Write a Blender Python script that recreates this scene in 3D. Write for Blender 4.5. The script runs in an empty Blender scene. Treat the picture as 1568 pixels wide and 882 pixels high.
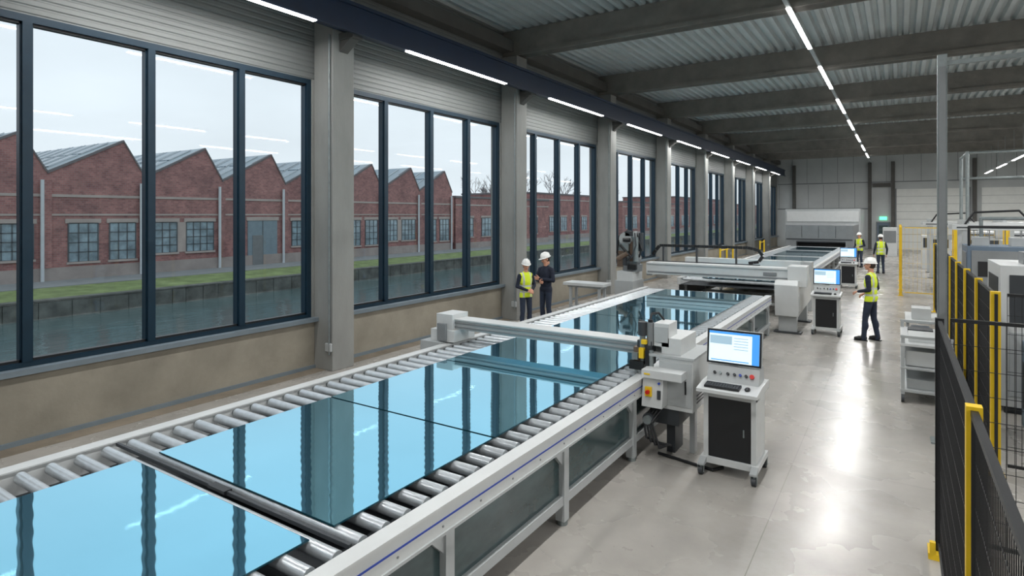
import bpy, bmesh, math, random
from mathutils import Vector, Matrix
random.seed(7)
sc = bpy.context.scene
COL = sc.collection

# ------------------------------------------------------------------ materials
def lin(r, g, b):
    o = []
    for c in (r, g, b):
        c /= 255.0
        o.append(c/12.92 if c <= 0.04045 else ((c+0.055)/1.055)**2.4)
    return (o[0], o[1], o[2], 1.0)

def mat(name, col, rough=0.5, metal=0.0, var=0.0, vscale=3.0, bump=0.0, bscale=40.0, emit=0.0, rvar=0.0, stretch=(1,1,1), spec=None):
    m = bpy.data.materials.new(name); m.use_nodes = True
    nt = m.node_tree; N = nt.nodes; L = nt.links
    b = N['Principled BSDF']
    b.inputs['Base Color'].default_value = col
    b.inputs['Roughness'].default_value = rough
    b.inputs['Metallic'].default_value = metal
    if spec is not None: b.inputs['Specular IOR Level'].default_value = spec
    if emit:
        b.inputs['Emission Color'].default_value = col
        b.inputs['Emission Strength'].default_value = emit
    if var or bump or rvar:
        g = N.new('ShaderNodeNewGeometry')
        mp = N.new('ShaderNodeMapping'); mp.inputs['Scale'].default_value = stretch
        L.new(g.outputs['Position'], mp.inputs['Vector'])
        n = N.new('ShaderNodeTexNoise'); n.inputs['Scale'].default_value = vscale
        n.inputs['Detail'].default_value = 6
        n.inputs['Roughness'].default_value = 0.6
        L.new(mp.outputs[0], n.inputs['Vector'])
        if var:
            r = N.new('ShaderNodeValToRGB')
            r.color_ramp.elements[0].position = 0.3; r.color_ramp.elements[1].position = 0.7
            r.color_ramp.elements[0].color = (col[0]*(1-var), col[1]*(1-var), col[2]*(1-var), 1)
            r.color_ramp.elements[1].color = (min(1, col[0]*(1+var)), min(1, col[1]*(1+var)), min(1, col[2]*(1+var)), 1)
            L.new(n.outputs['Fac'], r.inputs['Fac']); L.new(r.outputs['Color'], b.inputs['Base Color'])
        if rvar:
            mr = N.new('ShaderNodeMapRange')
            mr.inputs['To Min'].default_value = max(0.02, rough-rvar); mr.inputs['To Max'].default_value = rough+rvar
            L.new(n.outputs['Fac'], mr.inputs['Value']); L.new(mr.outputs[0], b.inputs['Roughness'])
        if bump:
            n2 = N.new('ShaderNodeTexNoise'); n2.inputs['Scale'].default_value = bscale; n2.inputs['Detail'].default_value = 4
            L.new(mp.outputs[0], n2.inputs['Vector'])
            bp = N.new('ShaderNodeBump'); bp.inputs['Strength'].default_value = bump; bp.inputs['Distance'].default_value = 0.02
            L.new(n2.outputs['Fac'], bp.inputs['Height']); L.new(bp.outputs[0], b.inputs['Normal'])
    return m

M = {}
M['conc'] = mat('concrete_wall', lin(148,142,129), 0.8, var=0.2, vscale=1.3, bump=0.15, bscale=25)
M['conc_col'] = mat('concrete_column', lin(140,141,138), 0.75, var=0.14, vscale=1.8, bump=0.12, bscale=30, stretch=(1,1,0.35))
M['clad'] = mat('wall_cladding', lin(118,121,120), 0.55, 0.1, var=0.06, vscale=0.8)
M['deck'] = mat('roof_deck', lin(180,186,186), 0.42, 0.15, var=0.12, vscale=0.7)
M['beam'] = mat('ceiling_beam', lin(122,118,112), 0.8, var=0.18, vscale=2.0, bump=0.1)
M['beamd'] = mat('roof_edge_beam', lin(88,87,84), 0.8, var=0.15, vscale=2.0)
M['navy'] = mat('navy_steel', lin(18,36,60), 0.4, 0.1, var=0.1)
M['frame'] = mat('window_frame', lin(20,46,62), 0.35, 0.15, var=0.1, vscale=5)
M['sill'] = mat('sill', lin(118,130,138), 0.5, 0.2, var=0.08)
M['white'] = mat('white_paint', lin(196,199,199), 0.38, var=0.04, vscale=4)
M['lgrey'] = mat('light_grey_paint', lin(168,172,173), 0.42, var=0.06, vscale=4)
M['mgrey'] = mat('mid_grey_paint', lin(120,124,126), 0.45, var=0.08)
M['dgrey'] = mat('dark_grey', lin(52,56,60), 0.5, var=0.12)
M['black'] = mat('black_plastic', lin(22,24,27), 0.42, var=0.1)
M['chrome'] = mat('roller_zinc', lin(196,202,206), 0.3, 0.55, var=0.1, vscale=14, rvar=0.06)
M['steel'] = mat('galvanised_steel', lin(134,142,143), 0.42, 0.5, var=0.15, vscale=9)
M['yellow'] = mat('safety_yellow', lin(228,190,28), 0.45, var=0.08)
M['blue'] = mat('blue_stripe', lin(30,60,150), 0.4, var=0.05)
M['red'] = mat('red_button', lin(200,25,20), 0.35, var=0.05)
M['panel_teal'] = mat('polycarbonate_panel', lin(54,72,74), 0.15, var=0.4, vscale=1.6, spec=0.8, stretch=(1,1,2.5))
M['bluegrey'] = mat('bluegrey_cabinet', lin(92,108,124), 0.45, var=0.08)
M['led'] = mat('led_tube', (1,0.99,0.97,1), 0.5, emit=14)
M['screen'] = mat('screen_white', (0.72,0.86,0.95,1), 0.3, emit=0.6)
M['screen_b'] = mat('screen_blue', (0.05,0.25,0.65,1), 0.3, emit=0.9)
M['screen_g'] = mat('screen_grey', (0.35,0.5,0.6,1), 0.3, emit=0.5)
M['exit'] = mat('exit_sign_green', (0.1,0.75,0.35,1), 0.4, emit=2.5)
M['doorw'] = mat('white_door', lin(222,224,220), 0.5, var=0.04)
M['backw'] = mat('back_wall_panel', lin(184,188,188), 0.6, var=0.08, vscale=0.6)
M['skin'] = mat('skin', lin(205,150,124), 0.5, var=0.05, vscale=20)
M['hair'] = mat('hair', lin(48,34,26), 0.6, var=0.2, vscale=60)
M['helmet'] = mat('helmet_white', lin(235,235,232), 0.25, var=0.02)
M['navyc'] = mat('navy_workwear', lin(26,33,50), 0.85, var=0.2, vscale=14, bump=0.6, bscale=14)
M['jeans'] = mat('dark_trousers', lin(40,50,68), 0.85, var=0.2, vscale=14, bump=0.6, bscale=14)
M['shoe'] = mat('shoe_leather', lin(28,26,26), 0.5, var=0.2)
M['eye'] = mat('eye_white', lin(230,226,222), 0.3, var=0.02)
M['lip'] = mat('lips', lin(150,82,76), 0.5, var=0.05)
M['brown'] = mat('copper_motor', lin(116,98,84), 0.45, 0.4, var=0.25, vscale=30)
M['grass'] = mat('grass', lin(120,136,86), 0.95, var=0.35, vscale=1.2, bump=0.5, bscale=6)
M['path'] = mat('path_asphalt', lin(138,142,142), 0.9, var=0.12, vscale=0.8)
M['stone'] = mat('canal_stone', lin(96,98,94), 0.9, var=0.45, vscale=1.6, bump=0.8, bscale=3)
M['plinth'] = mat('brick_plinth', lin(160,150,145), 0.9, var=0.15, vscale=1)
M['trimst'] = mat('stone_course', lin(176,164,158), 0.85, var=0.12, vscale=1)
M['coping'] = mat('coping', lin(112,108,110), 0.8, var=0.1)
M['pane'] = mat('factory_pane', lin(138,158,168), 0.15, var=0.45, vscale=1.5, spec=0.8)
M['roofpanel'] = mat('roof_panel', lin(112,134,146), 0.22, var=0.15, vscale=0.5, spec=0.8)
M['fdoor'] = mat('factory_door', lin(122,140,150), 0.6, var=0.1)
M['pipew'] = mat('downpipe', lin(202,208,212), 0.5, var=0.05)
M['bark'] = mat('bark', lin(124,120,122), 0.9, var=0.2)
M['floor_strip'] = mat('floor_channel', lin(126,116,102), 0.8, var=0.25, vscale=2)
M['mull'] = mat('factory_mullion', lin(84,92,98), 0.6, var=0.1)

def brick():
    m = bpy.data.materials.new('red_brick'); m.use_nodes = True
    nt = m.node_tree; N = nt.nodes; L = nt.links; b = N['Principled BSDF']
    g = N.new('ShaderNodeNewGeometry'); s = N.new('ShaderNodeSeparateXYZ'); c = N.new('ShaderNodeCombineXYZ')
    L.new(g.outputs['Position'], s.inputs[0]); L.new(s.outputs['Y'], c.inputs[0]); L.new(s.outputs['Z'], c.inputs[1])
    t = N.new('ShaderNodeTexBrick'); t.inputs['Scale'].default_value = 2.2
    t.inputs['Color1'].default_value = lin(178,126,118); t.inputs['Color2'].default_value = lin(150,103,99)  # brick tones lightened and greyed to stand in for outdoor haze
    t.inputs['Mortar'].default_value = lin(160,136,130); t.inputs['Mortar Size'].default_value = 0.02
    L.new(c.outputs[0], t.inputs['Vector'])
    n = N.new('ShaderNodeTexNoise'); n.inputs['Scale'].default_value = 0.7; n.inputs['Detail'].default_value = 8
    n.inputs['Roughness'].default_value = 0.75
    L.new(g.outputs['Position'], n.inputs['Vector'])
    r = N.new('ShaderNodeValToRGB'); r.color_ramp.elements[0].color = (0.60,0.62,0.68,1); r.color_ramp.elements[1].color = (1.12,1.12,1.16,1)
    r.color_ramp.elements[0].position = 0.35; r.color_ramp.elements[1].position = 0.65
    L.new(n.outputs['Fac'], r.inputs['Fac'])
    mx = N.new('ShaderNodeMix'); mx.data_type = 'RGBA'; mx.blend_type = 'MULTIPLY'; mx.inputs['Factor'].default_value = 1
    L.new(t.outputs['Color'], mx.inputs['A']); L.new(r.outputs['Color'], mx.inputs['B'])
    L.new(mx.outputs['Result'], b.inputs['Base Color']); b.inputs['Roughness'].default_value = 0.9
    return m
M['brick'] = brick()
M['sawroof'] = mat('sawtooth_roof', lin(158,170,176), 0.5, var=0.12, vscale=0.8)

def floor_mat():
    m = bpy.data.materials.new('polished_concrete_floor'); m.use_nodes = True
    nt = m.node_tree; N = nt.nodes; L = nt.links; b = N['Principled BSDF']
    g = N.new('ShaderNodeNewGeometry')
    n = N.new('ShaderNodeTexNoise'); n.inputs['Scale'].default_value = 0.6; n.inputs['Detail'].default_value = 10; n.inputs['Roughness'].default_value = 0.68
    L.new(g.outputs['Position'], n.inputs['Vector'])
    r = N.new('ShaderNodeValToRGB')
    r.color_ramp.elements[0].position = 0.1; r.color_ramp.elements[1].position = 0.9
    r.color_ramp.elements[0].color = lin(112,109,104); r.color_ramp.elements[1].color = lin(188,184,178)
    L.new(n.outputs['Fac'], r.inputs['Fac'])
    s = N.new('ShaderNodeSeparateXYZ'); L.new(g.outputs['Position'], s.inputs[0])
    def joint(axis, per, off, w):
        a = N.new('ShaderNodeMath'); a.operation = 'ADD'; a.inputs[1].default_value = off; L.new(s.outputs[axis], a.inputs[0])
        d = N.new('ShaderNodeMath'); d.operation = 'PINGPONG'; d.inputs[1].default_value = per/2; L.new(a.outputs[0], d.inputs[0])
        l = N.new('ShaderNodeMath'); l.operation = 'LESS_THAN'; l.inputs[1].default_value = w; L.new(d.outputs[0], l.inputs[0])
        return l
    j1 = joint('Y', 6.1, -7.4+0.0, 0.005); j2 = joint('X', 8.0, 1.0, 0.004)
    mxx = N.new('ShaderNodeMath'); mxx.operation = 'MAXIMUM'; L.new(j1.outputs[0], mxx.inputs[0]); L.new(j2.outputs[0], mxx.inputs[1])
    sc_ = N.new('ShaderNodeMath'); sc_.operation = 'MULTIPLY'; sc_.inputs[1].default_value = 0.5; L.new(mxx.outputs[0], sc_.inputs[0])
    mx = N.new('ShaderNodeMix'); mx.data_type = 'RGBA'; mx.inputs['B'].default_value = lin(90,84,76)
    L.new(sc_.outputs[0], mx.inputs['Factor']); L.new(r.outputs['Color'], mx.inputs['A'])
    L.new(mx.outputs['Result'], b.inputs['Base Color'])
    n2 = N.new('ShaderNodeTexNoise'); n2.inputs['Scale'].default_value = 1.3; n2.inputs['Detail'].default_value = 5
    L.new(g.outputs['Position'], n2.inputs['Vector'])
    mr = N.new('ShaderNodeMapRange'); mr.inputs['To Min'].default_value = 0.18; mr.inputs['To Max'].default_value = 0.36
    L.new(n2.outputs['Fac'], mr.inputs['Value']); L.new(mr.outputs[0], b.inputs['Roughness'])
    return m
M['floor'] = floor_mat()

def glass_sheet_mat():
    m = mat('coated_blue_glass', (0.31,0.70,0.88,1), 0.025, 0.94)
    nt = m.node_tree; N = nt.nodes; L = nt.links; b = N['Principled BSDF']
    g = N.new('ShaderNodeNewGeometry'); n = N.new('ShaderNodeTexNoise'); n.inputs['Scale'].default_value = 1.2
    L.new(g.outputs['Position'], n.inputs['Vector'])
    bp = N.new('ShaderNodeBump'); bp.inputs['Strength'].default_value = 0.03; bp.inputs['Distance'].default_value = 0.05
    L.new(n.outputs['Fac'], bp.inputs['Height'])
    # roller-wave distortion of tempered glass
    wv = N.new('ShaderNodeTexWave'); wv.wave_type = 'BANDS'; wv.bands_direction = 'Y'; wv.inputs['Scale'].default_value = 3.6
    wv.inputs['Distortion'].default_value = 0.8; wv.inputs['Detail Scale'].default_value = 0.6; L.new(g.outputs['Position'], wv.inputs['Vector'])
    bp2 = N.new('ShaderNodeBump'); bp2.inputs['Strength'].default_value = 1.0; bp2.inputs['Distance'].default_value = 0.00004
    L.new(wv.outputs['Fac'], bp2.inputs['Height']); L.new(bp.outputs[0], bp2.inputs['Normal'])
    L.new(bp2.outputs[0], b.inputs['Normal'])
    return m
M['glass'] = glass_sheet_mat()
M['gedge'] = mat('glass_edge', lin(12,60,72), 0.15, var=0.1)

def winglass():
    m = bpy.data.materials.new('window_pane'); m.use_nodes = True
    nt = m.node_tree; N = nt.nodes; L = nt.links; N.clear()
    o = N.new('ShaderNodeOutputMaterial'); t = N.new('ShaderNodeBsdfTransparent'); t.inputs[0].default_value = (0.90,0.965,0.995,1)
    gl = N.new('ShaderNodeBsdfGlossy'); gl.inputs['Roughness'].default_value = 0.02
    lw = N.new('ShaderNodeLayerWeight'); lw.inputs['Blend'].default_value = 0.25
    mu = N.new('ShaderNodeMath'); mu.operation = 'MULTIPLY'; mu.inputs[1].default_value = 0.5
    ad = N.new('ShaderNodeMath'); ad.operation = 'ADD'; ad.inputs[1].default_value = 0.02
    L.new(lw.outputs['Fresnel'], mu.inputs[0]); L.new(mu.outputs[0], ad.inputs[0])
    mx = N.new('ShaderNodeMixShader'); L.new(ad.outputs[0], mx.inputs[0]); L.new(t.outputs[0], mx.inputs[1]); L.new(gl.outputs[0], mx.inputs[2])
    L.new(mx.outputs[0], o.inputs[0])
    return m
M['pane_in'] = winglass()

def water_mat():
    m = mat('canal_water', lin(90,112,112), 0.08, spec=0.6, var=0.15, vscale=0.4)
    nt = m.node_tree; N = nt.nodes; L = nt.links; b = N['Principled BSDF']
    g = N.new('ShaderNodeNewGeometry'); n = N.new('ShaderNodeTexNoise'); n.inputs['Scale'].default_value = 1.6; n.inputs['Detail'].default_value = 5
    mp = N.new('ShaderNodeMapping'); mp.inputs['Scale'].default_value = (1.6, 0.7, 1)
    L.new(g.outputs['Position'], mp.inputs[0]); L.new(mp.outputs[0], n.inputs['Vector'])
    bp = N.new('ShaderNodeBump'); bp.inputs['Strength'].default_value = 0.4; bp.inputs['Distance'].default_value = 0.10
    L.new(n.outputs['Fac'], bp.inputs['Height']); L.new(bp.outputs[0], b.inputs['Normal'])
    return m
M['water'] = water_mat()

def vest_mat():
    m = bpy.data.materials.new('hi_vis_vest'); m.use_nodes = True
    nt = m.node_tree; N = nt.nodes; L = nt.links; b = N['Principled BSDF']
    tc = N.new('ShaderNodeTexCoord'); s = N.new('ShaderNodeSeparateXYZ'); L.new(tc.outputs['Object'], s.inputs[0])
    def band(sock, c, w):
        a = N.new('ShaderNodeMath'); a.operation = 'SUBTRACT'; a.inputs[1].default_value = c; L.new(sock, a.inputs[0])
        d = N.new('ShaderNodeMath'); d.operation = 'ABSOLUTE'; L.new(a.outputs[0], d.inputs[0])
        l = N.new('ShaderNodeMath'); l.operation = 'LESS_THAN'; l.inputs[1].default_value = w; L.new(d.outputs[0], l.inputs[0]); return l
    b1 = band(s.outputs['Z'], 1.00, 0.022); b2 = band(s.outputs['Z'], 1.14, 0.022)
    ax = N.new('ShaderNodeMath'); ax.operation = 'ABSOLUTE'; L.new(s.outputs['X'], ax.inputs[0])
    b3 = band(ax.outputs[0], 0.10, 0.02)
    m1 = N.new('ShaderNodeMath'); m1.operation = 'MAXIMUM'; L.new(b1.outputs[0], m1.inputs[0]); L.new(b2.outputs[0], m1.inputs[1])
    m2 = N.new('ShaderNodeMath'); m2.operation = 'MAXIMUM'; L.new(m1.outputs[0], m2.inputs[0]); L.new(b3.outputs[0], m2.inputs[1])
    mx = N.new('ShaderNodeMix'); mx.data_type = 'RGBA'; mx.inputs['A'].default_value = lin(216,236,44); mx.inputs['B'].default_value = lin(196,202,192)
    L.new(m2.outputs[0], mx.inputs['Factor']); L.new(mx.outputs['Result'], b.inputs['Base Color']); b.inputs['Roughness'].default_value = 0.7
    n = N.new('ShaderNodeTexNoise'); n.inputs['Scale'].default_value = 11; L.new(tc.outputs['Object'], n.inputs['Vector'])
    bp = N.new('ShaderNodeBump'); bp.inputs['Strength'].default_value = 0.6; bp.inputs['Distance'].default_value = 0.03
    L.new(n.outputs['Fac'], bp.inputs['Height']); L.new(bp.outputs[0], b.inputs['Normal'])
    return m
M['vest'] = vest_mat()

# ------------------------------------------------------------------ mesh builder
class MB:
    def __init__(s): s.v=[]; s.f=[]; s.m=[]; s.sm=[]; s.mats=[]; s.T=Matrix()
    def mi(s, k):
        mt = M[k] if isinstance(k, str) else k
        if mt not in s.mats: s.mats.append(mt)
        return s.mats.index(mt)
    def add(s, vs, fs, k, smooth=False):
        o = len(s.v); i = s.mi(k)
        s.v += [tuple(s.T @ Vector(v)) for v in vs]
        for f in fs: s.f.append(tuple(o+a for a in f)); s.m.append(i); s.sm.append(smooth)
    def box(s, x0,x1,y0,y1,z0,z1,k):
        if x0>x1: x0,x1=x1,x0
        if y0>y1: y0,y1=y1,y0
        if z0>z1: z0,z1=z1,z0
        s.add([(x0,y0,z0),(x1,y0,z0),(x1,y1,z0),(x0,y1,z0),(x0,y0,z1),(x1,y0,z1),(x1,y1,z1),(x0,y1,z1)],
              [(0,3,2,1),(4,5,6,7),(0,1,5,4),(1,2,6,5),(2,3,7,6),(3,0,4,7)], k)
    def cyl(s, p0, p1, r0, k, r1=None, seg=12, caps=True):
        p0=Vector(p0); p1=Vector(p1); r1=r0 if r1 is None else r1
        d=(p1-p0).normalized(); a=d.orthogonal().normalized(); b=d.cross(a)
        vs=[]
        for p,r in ((p0,r0),(p1,r1)):
            for i in range(seg):
                t=2*math.pi*i/seg; vs.append(tuple(p+a*(r*math.cos(t))+b*(r*math.sin(t))))
        s.add(vs, [(i,(i+1)%seg,seg+(i+1)%seg,seg+i) for i in range(seg)], k, seg>5)
        if caps:
            s.add(vs[:seg], [tuple(range(seg-1,-1,-1))], k); s.add(vs[seg:], [tuple(range(seg))], k)
    def sph(s, c, r, k, seg=14, rings=9, R=None):
        if not hasattr(r,'__len__'): r=(r,r,r)
        c=Vector(c); vs=[]; fs=[]
        def P(v):
            v=Vector(v)
            if R is not None: v=R@v
            return tuple(c+v)
        vs.append(P((0,0,r[2])))
        for j in range(1,rings):
            t=math.pi*j/rings
            for i in range(seg):
                p=2*math.pi*i/seg
                vs.append(P((r[0]*math.sin(t)*math.cos(p), r[1]*math.sin(t)*math.sin(p), r[2]*math.cos(t))))
        vs.append(P((0,0,-r[2])))
        for i in range(seg): fs.append((0,1+i,1+(i+1)%seg))
        for j in range(rings-2):
            for i in range(seg):
                a=1+j*seg+i; b=1+j*seg+(i+1)%seg; fs.append((a,a+seg,b+seg,b))
        e=len(vs)-1
        for i in range(seg): fs.append((e,1+(rings-2)*seg+(i+1)%seg,1+(rings-2)*seg+i))
        s.add(vs,fs,k,True)
    def path(s, pts, r, k, seg=8):
        for a,b in zip(pts[:-1],pts[1:]): s.cyl(a,b,r,k,seg=seg)
        for p in pts[1:-1]: s.sph(p,r,k,8,5)
    def ext(s, poly, vec, k):
        n=len(poly); vec=Vector(vec)
        vs=[tuple(p) for p in poly]+[tuple(Vector(p)+vec) for p in poly]
        fs=[tuple(range(n-1,-1,-1)), tuple(range(n,2*n))]+[(i,(i+1)%n,n+(i+1)%n,n+i) for i in range(n)]
        s.add(vs,fs,k)
    def sheet(s, prof, vec, k):
        n=len(prof); vec=Vector(vec)
        vs=[tuple(p) for p in prof]+[tuple(Vector(p)+vec) for p in prof]
        s.add(vs,[(i,i+1,n+i+1,n+i) for i in range(n-1)],k)
    def mesh(s, name):
        me=bpy.data.meshes.new(name); me.from_pydata(s.v,[],s.f)
        for m in s.mats: me.materials.append(m)
        me.polygons.foreach_set('material_index', s.m); me.polygons.foreach_set('use_smooth', s.sm)
        me.update()
        bm=bmesh.new(); bm.from_mesh(me); bmesh.ops.recalc_face_normals(bm, faces=bm.faces); bm.to_mesh(me); bm.free()
        return me
    def obj(s, name, loc=(0,0,0), rz=0, parent=None, bevel=0, recalc=True):
        me=s.mesh(name); o=bpy.data.objects.new(name, me); COL.objects.link(o)
        o.location=loc; o.rotation_euler=(0,0,rz)
        if parent: o.parent=parent
        if bevel:
            b=o.modifiers.new('bevel','BEVEL'); b.width=bevel; b.segments=2; b.limit_method='ANGLE'; b.angle_limit=math.radians(50)
        return o
def dup(o, loc, rz=0, name=None):
    n=bpy.data.objects.new(name or o.name.split('.')[0], o.data); COL.objects.link(n)
    n.location=loc; n.rotation_euler=(0,0,rz)
    for m in o.modifiers:
        if m.type=='BEVEL':
            b=n.modifiers.new('bevel','BEVEL'); b.width=m.width; b.segments=m.segments; b.limit_method='ANGLE'; b.angle_limit=m.angle_limit
    return n

Y0,Y1=-8.0,56.5; XR=15.0; XW=-8.95
COLY=[7.4+6.1*k for k in range(-2,9)]       # column positions

# ------------------------------------------------------------------ room shell
b=MB(); b.box(-9.25,XR,Y0,Y1,-0.2,0,'floor'); b.obj('floor')
b=MB()
prof=[]; x=-9.25
while x<XR:
    prof += [(x,Y0,7.70),(x+0.10,Y0,7.70),(x+0.14,Y0,7.80),(x+0.22,Y0,7.80)]; x+=0.26
    prof += [(min(x,XR),Y0,7.70)]
b.sheet(prof,(0,Y1-Y0,0),'deck'); b.box(-9.3,XR,Y0,Y1,7.85,8.0,'dgrey'); b.obj('ceiling')

b=MB()
b.box(-9.25,XW,Y0,Y1,0,0.90,'conc')
for yc in COLY: b.box(-9.25,XW-0.001,yc-0.30,yc+0.30,0.90,5.25,'conc_col')
b.box(-9.25,XW,Y0,COLY[0]-0.29,0.9,5.25,'conc_col')
b.box(-9.25,XW-0.07,Y0,Y1,5.25,7.86,'clad')
prof=[]; z=5.25
while z<7.68:
    prof += [(XW-0.022,Y0,z),(XW-0.022,Y0,z+0.015),(XW-0.01,Y0,z+0.03),(XW-0.01,Y0,z+0.085)]; z+=0.10
b.sheet(prof,(0,Y1-Y0,0),'clad')
b.obj('wall_left')
b=MB(); b.box(XW+0.001,XW+0.13,Y0,Y1,0.86,0.93,'sill'); b.obj('trim_1')
b=MB(); b.box(XW+0.001,XW+0.04,Y0,Y1,0.001,0.06,'sill'); b.box(XW+0.04,XW+0.32,Y0,Y1,0.0005,0.004,'floor_strip'); b.obj('baseboard_left')

b=MB(); b.box(-9.25,XR,Y1,Y1+0.25,0,7.86,'backw'); b.obj('wall_back')
b=MB()
for i in range(21):
    x=-8.9+i*1.15; b.box(x,x+0.03,Y1-0.012,Y1-0.001,5.4,7.6,'mgrey')
b.box(-8.9,XR,Y1-0.03,Y1-0.001,5.36,5.44,'mgrey'); b.obj('trim_2')
b=MB()
for i in range(6):
    x=-8.8+i*1.15; b.box(x,x+0.03,Y1-0.012,Y1-0.001,3.3,5.3,'mgrey')
b.box(-8.9,-1.9,Y1-0.03,Y1-0.001,3.2,3.3,'mgrey'); b.obj('trim_3')
for x in (-7.7,-2.1,-0.52,4.65):
    b=MB(); b.box(x,x+0.25,Y1-0.3,Y1-0.001,0,7.0,'beamd'); b.obj('steel_column')
b=MB(); b.box(-1.8,-0.55,Y1-0.25,Y1-0.05,5.0,5.3,'beamd'); b.obj('steel_lintel')
b=MB(); b.box(XR,XR+0.25,Y0,Y1,0,7.86,'backw'); b.obj('wall_right')
b=MB(); b.box(-9.25,XR,Y0-0.25,Y0,0,7.86,'backw'); b.obj('wall_front')

# windows
wi=0
for k in range(len(COLY)-1):
    wi+=1
    ya,yb=COLY[k]+0.28,COLY[k+1]-0.30
    b=MB(); x0,x1=XW-0.19,XW-0.02; zb,zt=0.90,5.25
    t=0.09
    b.box(x0,x1,ya,yb,zb,zb+t,'frame'); b.box(x0,x1,ya,yb,zt-t,zt,'frame')
    b.box(x0,x1,ya,ya+t,zb+t,zt-t,'frame'); b.box(x0,x1,yb-t,yb,zb+t,zt-t,'frame')
    w=(yb-ya)/4
    off=(0,-0.07,0.0,0.02)
    for j in (1,2,3):
        yc=ya+w*j+off[j]; b.box(x0,x1+0.012,yc-0.05,yc+0.05,zb+t,zt-t,'frame')
    for j in range(4):   # inner sashes
        y2=ya+w*j+(t if j==0 else 0.05+off[j]); y3=ya+w*(j+1)-(t if j==3 else 0.05-off[j+1])
        xs0,xs1=x0+0.05,x1-0.03
        b.box(xs0,xs1,y2,y3,zb+t,zb+t+0.03,'black'); b.box(xs0,xs1,y2,y3,zt-t-0.03,zt-t,'black')
        b.box(xs0,xs1,y2,y2+0.02,zb+t,zt-t,'frame'); b.box(xs0,xs1,y3-0.02,y3,zb+t,zt-t,'frame')
    xp=x0+0.09
    b.add([(xp,ya+t,zb+t),(xp,yb-t,zb+t),(xp,yb-t,zt-t),(xp,ya+t,zt-t)],[(0,1,2,3)],'pane_in')
    b.obj('window_%d'%wi)

# columns, beams
b=MB()
b.box(-0.25,0.25,-0.25,0.25,0,7.0,'conc_col')            # shaft, local origin at column centre
b.box(0.25,0.62,-0.12,0.12,5.93,6.05,'beamd'); b.ext([(0.25,-0.1,5.72),(0.25,-0.1,5.93),(0.55,-0.1,5.93)],(0,0.2,0),'beamd')
b.cyl((0.2,-0.285,0.3),(0.2,-0.285,6.0),0.018,'steel',seg=8)
b.box(0.1,0.25,-0.30,-0.25,0.35,0.5,'lgrey')
c0=b.obj('concrete_column',(-8.70,COLY[0],0),bevel=0.012)
for y in COLY[1:-1]: dup(c0,(-8.70,y,0))
b=MB()
b.box(-8.94,XR,-0.16,0.16,7.02,7.69,'beam')
b.box(-8.94,XR,-0.20,0.20,7.02,7.12,'beam')
c0=b.obj('ceiling_beam',(0,COLY[0],0))
for y in COLY[1:-1]: dup(c0,(0,y,0))
b=MB()
b.box(-8.94,-8.62,Y0,Y1-0.3,7.12,7.42,'beamd')
b.obj('roof_edge_beam')

# crane rail
b=MB()
b.box(-8.30,-8.06,Y0,Y1-2,6.05,6.08,'navy'); b.box(-8.22,-8.14,Y0,Y1-2,6.08,6.46,'navy'); b.box(-8.34,-8.0,Y0,Y1-2,6.46,6.52,'navy')
b.box(-8.10,-8.04,Y0,Y1-2,6.02,6.46,'navy')
b.obj('crane_rail_beam')

def lamp_row(x,z,ystart,yend,hang,energy,mat_h='lgrey'):
    LI=[]
    b=MB()
    b.box(x-0.04,x+0.04,ystart,yend,z,z+0.05,mat_h)
    y=ystart
    while y+3.45<=yend:
        b.box(x-0.045,x+0.045,y,y+3.45,z-0.02,z,'led')
        ld=bpy.data.lights.new('led_tube_light','AREA'); ld.shape='RECTANGLE'; ld.size=0.12; ld.size_y=3.4; ld.energy=energy; ld.color=(1,0.99,0.975)
        lo=bpy.data.objects.new('led_tube_light',ld); COL.objects.link(lo); lo.location=(x,y+1.72,z-0.03); LI.append(lo)
        if hang:
            for yy in (y+0.4,y+3.0): b.cyl((x,yy,z+0.05),(x,yy,z+hang),0.008,'steel',seg=6)
        y+=5.62
    o=b.obj('led_light_strip')
    for l in LI: l.parent=o
lamp_row(-7.99,5.97,-2.67,54.4,0,70,'navy')
lamp_row(-1.84,6.90,7.28-5.62*2,55,0.11,175)
lamp_row(4.8,5.5,7.28-5.62*2,55,1.5,175)
lamp_row(10.5,6.90,7.28-5.62*2,55,0.11,165)  # extra LED row out of view, added to help light the hall

# doors
b=MB(); yb=Y1-0.045
b.box(-1.55,-0.55,yb,yb+0.039,0,2.2,'mgrey'); b.box(-1.47,-0.63,yb-0.01,yb,0.02,2.12,'bluegrey'); b.box(-1.35,-0.75,yb-0.015,yb-0.01,0.9,1.9,'panel_teal')
b.cyl((-0.72,yb-0.05,1.0),(-0.72,yb-0.05,1.15),0.012,'steel'); b.obj('door_1')
b=MB(); b.box(-1.3,-0.8,Y1-0.08,Y1-0.001,2.35,2.6,'exit'); b.obj('exit_sign')
b=MB(); b.box(-0.2,4.5,yb,yb+0.039,0,4.8,'doorw')
for i in range(1,8): b.box(-0.2,4.5,yb-0.004,yb,i*0.6,i*0.6+0.02,'mgrey')
b.box(-0.25,-0.15,yb-0.05,yb,0,4.85,'mgrey'); b.box(4.45,4.55,yb-0.05,yb,0,4.85,'mgrey'); b.obj('door_2')
b=MB(); b.box(5.2,9.9,yb,yb+0.039,0,4.8,'doorw')
for i in range(1,8): b.box(5.2,9.9,yb-0.004,yb,i*0.6,i*0.6+0.02,'mgrey')
b.obj('door_3')

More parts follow.
